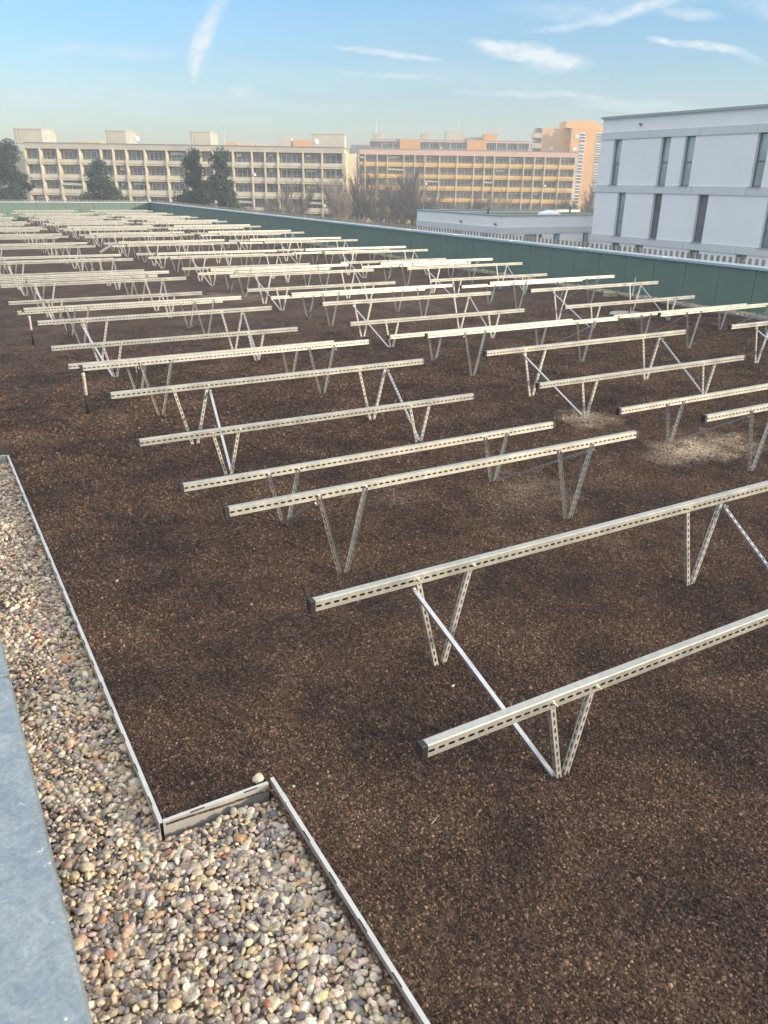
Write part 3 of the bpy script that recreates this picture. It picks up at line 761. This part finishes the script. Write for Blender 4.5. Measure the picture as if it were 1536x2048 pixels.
def slab_block(name, bx, x0, x1, zs, v, gz, lab, mats, end_x=None, depth=12, top=None, rng_=None):
    """facade in the plane y=0 of an Empty facing the roof; zs: list of (balcony top, balcony bottom) down the storeys; bx: bay divider positions"""
    Fv = Vector((math.sin(YAW), math.cos(YAW), 0)); 
    root = empty(name, tuple(Fv * v), -YAW)
    mw, mp_, mt, mr = mats
    rc = 1.5
    ztop, zband = top
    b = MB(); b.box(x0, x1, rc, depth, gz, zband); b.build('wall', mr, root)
    b = MB(); b.box(x0, x1, -.05, depth, zband, ztop - .12); b.build('top_parapet', mt, root)
    b = MB(); b.box(x0 - .06, x1 + .06, -.11, depth + .06, ztop - .118, ztop); b.build('roof', M_backing, root)
    b = MB(); b.box(x1 - .28, x1, .0, rc - .002, gz, zband - .003); b.box(x1 + .002, x1 + .25, 0, depth, gz, zband - .003)
    for q in range(3): b.box(x1 + .252, x1 + .29, depth * .42 + q * 1.1, depth * .42 + q * 1.1 + .5, gz + 2, zband - 1.5)
    b.build('end_wall', mw, root)
    b = MB(); b.box(x0 - .25, x0 - .002, 0, depth, gz, zband - .003); b.build('end_wall', mw, root)
    cl = [zband]
    fl = MB()
    for (pt, pb) in zs:
        cl.append(pb)
    for i, (pt, pb) in enumerate(zs):
        b = MB(); b.box(x0, x1 - .29, -.16, -.04, pb + .28, pt - .05); b.box(x0, x1 - .29, -.19, -.02, pt - .048, pt)
        b.box(x0, x1 - .29, -.06, rc - .003, pb, pb + .26)
        b.build('balcony_front', mp_, root)
    # dividers
    for x in bx[1:-1]:
        b = MB()
        for i, (pt, pb) in enumerate(zs):
            hi = cl[i] - .002
            b.box(x - .09, x + .09, -.28 if True else 0, rc - .004, pt + .003, hi)
            b.box(x - .12, x + .12, -.30, -.195, pb + .05, pt + .002)
        b.build('divider', mw, root)
    # windows
    R = random.Random(hash(name) % 1000 + int(v))
    for i, (pt, pb) in enumerate(zs):
        hi = cl[i]; lo = pb + .3
        for xa, xb in zip(bx[:-1], bx[1:]):
            if xb - xa < .8: continue
            wx0, wx1 = xa + .35, xb - .25
            wz0, wz1 = lo + .2, hi - .18
            nb = max(2, int(round((wx1 - wx0) / .75)))
            f = MB(); th = .085
            f.box(wx0, wx1, rc - .10, rc - .012, wz1 - th, wz1); f.box(wx0, wx1, rc - .10, rc - .012, wz0, wz0 + th)
            st = (wx1 - wx0) / nb
            for q in range(nb + 1):
                xx = wx0 + q * st; tt = th if q % 2 else th * 1.5; tt *= R.uniform(.8, 1.5)
                f.box(xx - tt / 2, xx + tt / 2, rc - .101, rc - .011, wz0 + th, wz1 - th)
            if R.random() < .25:
                f.box(wx0 + .1, wx0 + (wx1 - wx0) * R.uniform(.3, .9), rc - .6, rc - .5, wz1 - R.uniform(.15, .5), wz1 - .05)
            w = f.build('window', M_white, root)
            p = MB(); p.box(wx0 + .01, wx1 - .01, rc - .05, rc - .04, wz0 + .02, wz1 - .02)
            p.build('pane', R.choices(M_glass, (3, 6, 3, 2))[0], w)
    # balcony clutter: railings with glass infill, dishes, awnings
    b = MB()
    for (pt, pb) in zs[:4]:
        b.box(x0, x1 - .3, -.15, -.12, pt + .28, pt + .31)
        k = x0
        while k < x1 - .3: b.box(k, k + .03, -.14, -.12, pt, pt + .28); k += 1.1
    b.build('balcony_rail', M_leg, root)
    for _ in range(2):
        i = R.randrange(0, min(4, len(zs))); x = R.choice(bx[1:-1]) + .35; pt = zs[i][0]
        d = MB(); d.tube((x, -.30, pt + .35), (x + .05, -.36, pt + .37), .24, .2, 14); d.tube((x, -.30, pt + .1), (x, -.1, pt - .1), .03, .03, 5)
        d.build('satellite_dish', M_dish, root)
    for _ in range(4):
        i = R.randrange(0, min(4, len(zs))); q = R.randrange(0, len(bx) - 2); pt = cl[i]
        d = MB(); xa, xb = bx[q] + .15, bx[q + 1] - .15
        d.poly([(xa, rc - .1, pt - .05), (xb, rc - .1, pt - .05), (xb, -.25, pt - .5), (xa, -.25, pt - .5)]); d.poly([(xa, -.25, pt - .5), (xb, -.25, pt - .5), (xb, -.252, pt - .7), (xa, -.252, pt - .7)])
        d.build('awning', M_awn, root)
    return tag(root, lab, 'building')
def rooftop_box(root, x0, x1, y0, y1, z0, z1, m, name='lift_housing'):
    b = MB(); b.box(x0, x1, y0, y1, z0, z1 - .12); b.box(x0 - .08, x1 + .08, y0 - .08, y1 + .08, z1 - .118, z1)
    b.box(x0 + .35, x0 + .5, y0 - .04, y0 - .002, z0, z1 - .13); b.box(x0 + .85, x0 + .95, y0 - .04, y0 - .002, z0, z1 - .13)
    return b.build(name, m, root)

LB = [-55.2, -52.93, -50.24, -46.93, -43.72, -41.86, -39.89, -37.1, -33.79, -30.59, -28.62, -26.77, -23.77, -20.88, -18.92, -16.96, -13.14, -10.25, -7.36 + .25]
LZ = [(5.1, 4.33), (3.02, 2.13), (.93, -.02), (-1.25, -2.1), (-3.4, -4.2), (-5.5, -6.3)]
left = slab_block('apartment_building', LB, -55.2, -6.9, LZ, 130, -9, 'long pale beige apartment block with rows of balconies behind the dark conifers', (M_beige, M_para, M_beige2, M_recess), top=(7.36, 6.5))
for (x0, x1, z1) in ((-58.7, -54.2, 9.45), (-44.4, -41.1, 9.4), (-31.3, -27.9, 9.45), (-12.3, -7.0, 9.45)):
    rooftop_box(left, x0, x1 - .1, 5, 10.5, 7.3, z1, M_beige2)
b = MB(); b.box(-62, -55.6, 3, 14, -9, 6.2); b.build('side_wing', M_beige, left)
b = MB(); b.box(-6.62, -5.4, 7, 9.6, -9, 6.7); b.build('stair_tower', M_beige, left)
for x, h in ((-40.5, 1.6), (-54, 1.4), (-26, 1.2)):
    b = MB(); b.tube((x, 6, 7.3), (x, 6, 7.4 + h + 2), .035, .02, 5); b.tube((x - .4, 6, 8.6 + h), (x + .4, 6, 8.6 + h), .02, .02, 4); b.build('aerial', M_leg, left)
for x in (-38.4, -11.2):
    b = MB(); b.tube((x, 1.2, 8.1), (x + .1, 1.05, 8.13), .42, .34, 16); b.tube((x, 1.3, 7.3), (x, 1.25, 8.1), .04, .04, 6); b.build('roof_dish', M_dish, left)

OB = [-6.2, -5.02, -2.55, -.41, 2.92, 5.13, 7.21, 10.14, 13.74, 17.21, 19.35, 21.32, 24.46, 27.38, 29.52, 31.66, 34.7, 37.9]
OZ = [(6.4, 5.55), (4.2, 3.4), (2.05, 1.15), (-.2, -1.0), (-2.35, -3.15), (-4.5, -5.3)]
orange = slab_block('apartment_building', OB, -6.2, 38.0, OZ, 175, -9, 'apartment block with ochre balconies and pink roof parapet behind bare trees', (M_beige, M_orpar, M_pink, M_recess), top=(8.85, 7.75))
# third row further back
Fv = Vector((math.sin(YAW), math.cos(YAW), 0))
BB = [-5.4, -2.2, 0.8, 3.0, 7.9, 10.5, 13.2, 16.0, 20.4, 25.5, 28.3, 31.0, 34.0, 37.1]
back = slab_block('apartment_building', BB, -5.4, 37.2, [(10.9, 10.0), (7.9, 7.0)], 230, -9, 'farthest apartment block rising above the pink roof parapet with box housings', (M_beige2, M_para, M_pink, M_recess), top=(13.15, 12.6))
for (x0, x1, z1, mm, y0) in ((-4.8, -1.9, 14.66, M_beige2, 3), (8.2, 12.0, 14.8, M_beige2, 3), (15, 20.2, 15.4, M_beige2, 5), (25.2, 28.8, 14.9, M_orange, 3)):
    rooftop_box(back, x0, x1, y0, 9, 13.1, z1, mm)
b = MB(); b.box(20.3, 29.4, 5, 9, 13.1, 14.2); b.build('lift_housing', M_beige2, back)
for (x0, x1) in ((2.6, 7.8), (20.5, 25.4)):
    b = MB(); b.box(x0, x1, -.45, 1.2, 8.0, 13.2); b.build('stair_tower', M_orange, back)
for x in (-3.8, 18.6):
    b = MB(); b.tube((x, 6, 14.6), (x, 6, 18.2), .06, .03, 5); b.tube((x - .7, 6, 17.0), (x + .7, 6, 17.0), .03, .03, 4); b.build('aerial', M_leg, back)
# low grey distant block and ochre boxes seen over the left block roof
rt = empty('apartment_building', tuple(Fv * 215), -YAW)
b = MB(); b.box(-42, -10, 0, 10, -9, 10.4); b.build('wall', M_beige2, rt)
for (x0, x1, z1, mm) in ((-41.2, -38.6, 11.3, M_orange), (-79.6, -72.8, 10.9, M_orpar), (-28, -24.9, 12.5, M_beige2), (-24.4, -19.6, 12.0, M_orange), (-38.5, -34, 11.1, M_pink), (-33.8, -28.1, 11.0, M_beige2)):
    bb = MB(); bb.box(x0, x1, 2, 8, 8.0 if x0 > -45 else -9, z1); bb.build('lift_housing', mm, rt)
b = MB(); b.box(-9.8, -5.0, 1, 10, -9, 11.1); b.build('side_wing', M_backing, rt)
tag(rt, 'distant roof line with grey and ochre boxes behind the pale beige block', 'building')

# orange tower
tw = empty('tower_block', tuple(Fv * 200), -YAW)
M_or2 = mat('apricot_render', (.72, .41, .18, 1), .85, noise=.06, nscale=.3)
def prism(b, pts, z0, z1, mi=0):
    n = len(pts)
    b.poly([(x, y, z1) for x, y in pts]); b.poly([(x, y, z0) for x, y in reversed(pts)])
    for i in range(n):
        (xa, ya), (xb, yb) = pts[i], pts[(i + 1) % n]; b.poly([(xa, ya, z0), (xb, yb, z0), (xb, yb, z1), (xa, ya, z1)])
b = MB(); prism(b, [(34.9, 0), (41.2, 0), (41.2, 9), (34.9, 9)], -9, 14.5); prism(b, [(41.202, -2.5), (49.0, -2.5), (49.0, 9), (41.202, 9)], -9, 14.6); b.build('wall', M_or2, tw)
b = MB(); prism(b, [(40.1, -1), (46.5, -1), (46.5, 7), (40.1, 7)], 14.602, 16.1); 
b.poly([(46.5, -1, 16.1), (49.0, -1, 14.62), (46.502, -1, 14.61)]); b.poly([(46.5, -1, 16.1), (46.5, 7, 16.1), (49.0, 7, 14.62), (49.0, -1, 14.62)]); b.build('roof_housing', M_or2, tw)
for k in range(8):
    z = 12.6 - k * 2.15
    b = MB(); prism(b, [(32.8, -.4), (34.88, -.4), (34.88, 4), (33.2, 4)], z - .1, z + .95); b.build('balcony', M_beige2, tw)
    b = MB(); prism(b, [(33.6, .2), (34.87, .2), (34.87, 4), (33.6, 4)], z + .952, z + 2.0); b.build('pane', M_glass[0], tw)
    for (x0, x1, st) in ((43.2, 44.4, 3), (47.0, 48.6, 4)):
        if k > 7: continue
        f = MB(); f.box(x0, x1, -2.56, -2.502, z - .9, z + 1.0); w = f.build('window', M_white, tw)
        p = MB()
        for q in range(st): p.box(x0 + .08, x1 - .08, -2.60, -2.561, z - .85 + q * 1.85 / st, z - .85 + (q + .62) * 1.85 / st)
        p.build('pane', M_glass[k % 2], w)
for (x, z) in ((36.6, 13.3), (42.0, 12.9), (36.9, 10.4), (41.8, 10.3)):
    b = MB(); b.box(x, x + .9, -2.6 if x > 41.3 else -.06, -2.502 if x > 41.3 else -.002, z - .4, z + .3); b.build('window', M_white, tw)
tag(tw, 'tall orange tower block with narrow stair windows beside the white building', 'building')

# ---- white building on the right and its low neighbour
M_wrend = mat('white_render', (.84, .84, .86, 1), .8, noise=.03, nscale=.6)
M_band = mat('grey_band_panel', (.64, .65, .66, 1), .6, noise=.04, nscale=.5)
M_flash = mat('roof_flashing', (.30, .36, .42, 1), .5)
M_wframe = mat('dark_window_frame', (.10, .12, .15, 1), .5)
M_wglass = mat('office_glass', (.26, .35, .40, 1), .06, metal=.4, noise=.3, nscale=.8); M_wglass.node_tree.nodes['Principled BSDF'].inputs['Specular IOR Level'].default_value = 1.0
M_gbrown = mat('office_glass_brown', (.13, .135, .15, 1), .1, noise=.35, nscale=.9)
wb = empty('white_building', (35, 36.07, 0))     # local x = world +X (inwards), local y world; facade plane x=0, runs towards -Y
W3 = [(35.09, 34.49), (31.72, 31.10), (30.20, 29.56), (26.02, 25.40), (23.1, 22.5), (20.4, 19.8)]
W2 = [(34.33, 33.74), (31.75, 31.16), (28.85, 28.22), (24.90, 24.28), (22.0, 21.4)]
W1 = [(34.37, 33.76), (32.61, 31.99), (28.91, 28.26), (26.08, 25.46), (23.0, 22.4)]
W0 = [(34.37, 33.76), (30, 29.4), (27, 26.4)]
YN = 10.0
floors = [(2.65, 4.96, W3), (.0, 2.27, W2), (-2.7, -.37, W1), (-5.4, -3.0, W0)]
b = MB()
yo = 36.07
def wbox(b, x0, x1, ya, yb, z0, z1): b.box(x0, x1, ya - yo, yb - yo, z0, z1)
wbox(b, .0, 14, YN, 36.07, 4.98, 6.0)                     # attic
for z0, z1, ws in floors:
    ed = 36.07
    for (wa, wb_) in ws:
        if wb_ < YN: break
        wbox(b, 0, .30, wa, ed, z0, z1); ed = wb_
    wbox(b, 0, .30, YN, ed, z0, z1)
wbox(b, .302, 14, YN, 36.068, -9, 4.978)
wbox(b, 0, .30, YN, 36.07, -9, -5.4)
b.build('wall', M_wrend, wb)
for (z0, z1) in ((4.965, 5.33), (2.272, 2.648), (-.368, -.002), (-2.998, -2.702)):
    y = YN; b = MB()
    while y < 36.0:
        e = min(36.09, y + 3.22); wbox(b, -.05, .298 if z0 < 4 else -.002, y, e - .02, z0, z1); y += 3.22
    b.build('band', M_band, wb)
b = MB(); wbox(b, -.12, 14.1, YN, 36.17, 6.002, 6.12); b.build('roof', M_flash, wb)
for fi, (z0, z1, ws) in enumerate(floors):
    for i, (wa, wb_) in enumerate(ws):
        f = MB()
        wbox(f, .17, .24, wb_ + .0, wb_ + .05, z0, z1); wbox(f, .17, .24, wa - .05, wa, z0, z1)
        wbox(f, .17, .24, wb_ + .05, wa - .05, z1 - .05, z1 - .001); wbox(f, .17, .24, wb_ + .05, wa - .05, z0 + .001, z0 + .05)
        zm = z0 + (z1 - z0) * (.48 if fi == 0 else .33); wbox(f, .165, .24, wb_ + .05, wa - .05, zm - .03, zm + .03)
        w = f.build('window', M_wframe, wb)
        s = MB(); wbox(s, -.09, .168, wb_ - .02, wa + .02, z0 - .03, z0 + .0008); s.build('sill', M_flash, w)
        p = MB(); wbox(p, .20, .21, wb_ + .04, wa - .04, z0 + .04, z1 - .04); p.build('pane', M_gbrown if fi == 1 and i in (1, 2) else M_wglass, w)
b = MB(); wbox(b, -.10, -.002, 33.2, 33.34, 5.60, 5.68); b.build('vent_spout', M_wframe, wb)
tag(wb, 'white rendered building with grey bands and tall narrow dark windows', 'building')

# low neighbour with green roof: corner near (29.9, 38)
yc = 37.4; xc = 29.4
LBW = ((1.7, 2.56, -2.6, -.08), (3.9, 4.34, -2.7, -.06), (6.23, 6.64, -2.7, -.06)); LBS = ((1.2, 1.78), (3.93, 4.56))
sb_ = empty('low_building', (xc, yc, 0))
M_wr2 = mat('offwhite_render', (.88, .87, .84, 1), .8, noise=.03, nscale=.6)
b = MB(); b.box(0, 14, 0, 9.0, -9, .58); b.box(-.0, 14, 0, .25, .582, .93); b.box(0, .25, .252, 9.0, .582, .93); b.box(.252, 14, 8.75, 9.0, .582, .93); b.build('wall', M_wr2, sb_)
b = MB(); b.box(-.06, 14, -.06, .30, .932, .985); b.box(-.06, .30, .302, 9.06, .932, .985); b.box(.302, 14, 8.7, 9.06, .932, .985); b.build('roof_edge', M_flash, sb_)
b = MB(); b.box(.26, 13.9, .26, 8.7, .584, .80); b.build('green_roof', mat('sedum', (.10, .13, .06, 1), .95, color2=(.16, .15, .08, 1), nscale=1.2, bump=.6, bscale=10), sb_)
b = MB(); b.box(-.045, -.002, -.045, 9.0, -.02, .33); b.box(-.002, 14, -.045, -.002, -.02, .33); b.build('band', M_band, sb_)
for (xa, xb, z0, z1) in LBW:
    f = MB(); f.box(xa, xb, -.03, -.002, z0, z1); w = f.build('window', M_wframe, sb_)
    p = MB(); p.box(xa + .06, xb - .06, -.045, -.031, z0 + .06, z1 - .06); p.build('pane', M_wglass, w)
for (ya, yb) in LBS:
    f = MB(); f.box(-.03, -.002, ya, yb, -1.6, -.06); w = f.build('window', M_wframe, sb_)
    p = MB(); p.box(-.045, -.031, ya + .05, yb - .05, -1.55, -.11); p.build('pane', M_wglass, w)
b = MB(); b.tube((2.86, -.002, -.17), (2.86, -.09, -.17), .11, .09, 14); b.build('wall_lamp', M_wframe, sb_)
for (x, y) in ((1.4, 3.2), (10.5, 6)):
    b = MB(); b.tube((x, y, .8), (x, y, 1.15), .06, .06, 8); b.tube((x, y, 1.15), (x, y, 1.2), .10, .10, 8); b.build('roof_vent', M_wframe, sb_)
b = MB(); b.tube((6.4, 3.4, .8), (6.4, 3.4, .95), .75, .7, 20); b.tube((6.4, 3.4, .95), (6.4, 3.4, 1.12), .68, .2, 20); b.build('skylight_dome', M_wrend, sb_)
for y in (.5, 3.9):
    b = MB(); b.box(-.09, -.002, y, y + .16, .45, .53); b.build('vent_spout', M_wframe, sb_)
tag(sb_, 'low off-white building with planted flat roof behind the right parapet', 'building')

# ------------------------------------------------------------------ trees
M_needle = mat('pine_needles', (.035, .055, .045, 1), .85, color2=(.065, .095, .06, 1), nscale=1.3)
M_bark = mat('bark', (.10, .08, .065, 1), .9)
M_twig = mat('bare_twigs', (.20, .17, .145, 1), .9)
M_shrub = mat('shrub_twigs', (.13, .105, .075, 1), .9)
def conifer(u, v, h, w, lab, seed, gz=-9, group='dark conifers before the beige block'):
    R = np.random.default_rng(seed)
    P = Fv * v + Vector((math.cos(YAW), -math.sin(YAW), 0)) * u
    root = empty('conifer_tree', (P.x, P.y, gz))
    b = MB(); b.tube((0, 0, 0), (.1, .05, h * .55), .28, .16, 8); b.tube((.1, .05, h * .55), (0, 0, h * .97), .16, .03, 6)
    Vs, Fs = [], []
    nb = 46
    for k in range(nb):
        t = (k + R.uniform(0, 1)) / nb; z = h * (.22 + .76 * t)
        prof = (1 - t) ** .72 * (.75 + .25 * math.sin(t * 9 + seed)) + .10
        L = w * prof * R.uniform(.55, 1.15); a = R.uniform(0, 6.283)
        e = np.array([math.cos(a) * L, math.sin(a) * L, L * R.uniform(.05, .5)])
        b.tube((0, 0, z), tuple(np.array([0, 0, z]) + e), .06, .015, 4, False)
        nc = 3 + int(L * 3)
        for c in range(nc):
            s = R.uniform(.35, 1.05); ctr = np.array([0, 0, z]) + e * s + R.normal(0, .16, 3)
            n = 55; rr = R.uniform(.42, .78)
            d = R.normal(size=(n, 3)); d /= np.linalg.norm(d, axis=1)[:, None]
            q = ctr + d * rr * R.uniform(.3, 1, (n, 1)) ** .5 * [1, 1, .7]
            t1 = R.normal(size=(n, 3)); t1 /= np.linalg.norm(t1, axis=1)[:, None]; t2 = np.cross(t1, d)
            base = len(Vs) * 1
            tri = np.stack([q, q + t1 * .22 + d * .1, q + t2 * .12 + d * .18], 1)
            Vs.append(tri.reshape(-1, 3))
    b.build('trunk', M_bark, root)
    V_ = np.concatenate(Vs); F_ = np.arange(len(V_)).reshape(-1, 3)
    o = mesh_np('crown', V_, F_, M_needle); o.parent = root
    return tag(root, lab, 'tree', group)
# u = sideways, v = away from the viewer
conifer(-45.9, 103, 15.4, 4.2, 'largest dark conifer cut by the left edge of the view', 1)
conifer(-50.5, 106, 14.6, 4.0, 'dark conifer at the far left edge behind the largest one', 5)
conifer(-34.3, 100, 13.3, 3.2, 'single smaller dark conifer between the left edge and the paired conifers', 2)
conifer(-23.0, 100, 14.7, 3.2, 'left one of the two close dark conifers', 3)
conifer(-19.4, 98, 14.5, 3.3, 'right one of the two close dark conifers', 4)

def bare_mesh(seed, h, spread_=.5, levels=5, thick=.17):
    R = random.Random(seed); segs = []
    def grow(p, d, L, r, lv):
        q = p; n = 3
        for i in range(n):
            d = (d + Vector((R.uniform(-.16, .16), R.uniform(-.16, .16), R.uniform(-.03, .12)))).normalized()
            e = q + d * L / n; segs.append((q.copy(), e.copy(), r * (1 - .25 * i / n), r * (1 - .25 * (i + 1) / n))); q = e
            if lv > 0 and i >= (1 if lv == levels else 0):
                for _ in range(2 if lv > 1 else 3):
                    ax = d.orthogonal().normalized(); ax.rotate(Matrix.Rotation(R.uniform(0, 6.28), 3, d))
                    nd = (d * math.cos(.6) + ax * math.sin(R.uniform(.4, .95)) * spread_ * 1.5 + Vector((0, 0, .15))).normalized()
                    grow(q, nd, L * R.uniform(.5, .72), r * .52, lv - 1)
        if lv > 0: grow(q, d, L * .7, r * .6, lv - 1)
    grow(Vector((0, 0, 0)), Vector((0, 0, 1)), h * .42, thick, levels)
    return segs
def seg_build(name, segs, m, parent, n=3):
    b = MB()
    for p, q, r0, r1 in segs: b.tube(p, q, max(r0, .012), max(r1, .009), n, False)
    return b.build(name, m, parent)
def bare_tree(seed, h):
    root = empty('bare_tree', (0, 0, -9)); s = bare_mesh(seed, h, levels=4)
    seg_build('trunk', s[:3], M_bark, root, 7); seg_build('crown', s[3:], M_twig, root)
    return root
protos = [bare_tree(s, h) for s, h in ((11, 9.5), (12, 8.5), (13, 10.5), (14, 7.5))]
tree_of(None)
Uv = Vector((math.cos(YAW), -math.sin(YAW), 0))
BT = [(-19.5, 112, .95, 0), (-16.0, 114, 1.0, 1), (-12.8, 110, 1.05, 2), (-9.3, 115, .9, 3), (-6.6, 108, 1.2, 0), (-4.2, 118, 1.25, 2), (-1.6, 112, 1.25, 1), (1.2, 120, 1.3, 0), (3.6, 112, 1.2, 2),
      (6.6, 118, 1.15, 3), (9.8, 124, 1.0, 1), (13.2, 128, .98, 0), (17.0, 130, .95, 2), (20.8, 128, .95, 3), (24.5, 130, .95, 1), (28.2, 132, 1.0, 0), (31.2, 130, 1.05, 2), (34.6, 132, 1.1, 1),
      (-29.5, 108, .8, 3), (-33.5, 112, .85, 1), (-40.6, 110, .9, 0), (-46.6, 112, .8, 2), (-43.5, 116, .85, 3)]
seen = set()
ORD = {}
for i, (u, v, s, k) in enumerate(BT):
    o = protos[k] if k not in seen else copy_tree(protos[k]); seen.add(k)
    P = Fv * v + Uv * u; o.location = (P.x, P.y, -9); o.scale = (s, s, s); o.rotation_euler = (0, 0, i * 1.3)
    if u < -28: w_ = 'before the beige block among the conifers'
    elif u < -7: w_ = 'before the right half of the beige block'
    elif u < 8: w_ = 'before the gap between the beige and ochre blocks'
    elif u < 26: w_ = 'before the ochre balconies, behind the low building'
    else: w_ = 'before the orange tower beside the white building'
    tag(o, 'bare leafless brown tree ' + w_, 'tree', 'bare trees ' + w_)
# undergrowth thicket at the foot of the blocks: one uncountable mass
Vs = []
R = np.random.default_rng(3)
b = MB()
for _ in range(5200):
    u = R.uniform(-56, 36); v = R.uniform(104, 122); P = Fv * v + Uv * u
    hh = R.uniform(2.2, 4.6) * (1 + .3 * math.sin(u * .6)); q = (P.x, P.y, -9 + R.uniform(0, 1.5)); d = R.normal(0, .8, 2)
    e = (q[0] + d[0], q[1] + d[1], q[2] + hh); b.tube(q, e, .035, .012, 3, False)
    mm = tuple((q[i] + e[i]) / 2 for i in range(3))
    for _k in range(2):
        d2 = R.normal(0, .6, 3); b.tube(mm, (mm[0] + d2[0], mm[1] + d2[1], mm[2] + abs(d2[2]) + .8), .02, .01, 3, False)
tag(b.build('undergrowth', M_shrub), 'tangled brown leafless undergrowth at the foot of the far apartment blocks', 'undergrowth', kind='stuff')

# ------------------------------------------------------------------ haze
if True:
    hb = MB(); hb.box(-160, 290, -60, 330, -10, 24)
    hm = D.materials.new('haze'); hm.use_nodes = True; n, l = hm.node_tree.nodes, hm.node_tree.links; n.clear()
    ho_ = N(n, 'ShaderNodeOutputMaterial'); pv = N(n, 'ShaderNodeVolumePrincipled')
    pv.inputs['Color'].default_value = (.82, .88, .95, 1); pv.inputs['Density'].default_value = .0016; pv.inputs['Anisotropy'].default_value = .2
    l.new(pv.outputs[0], ho_.inputs['Volume'])
    tag(hb.build('haze', hm), kind='stuff')
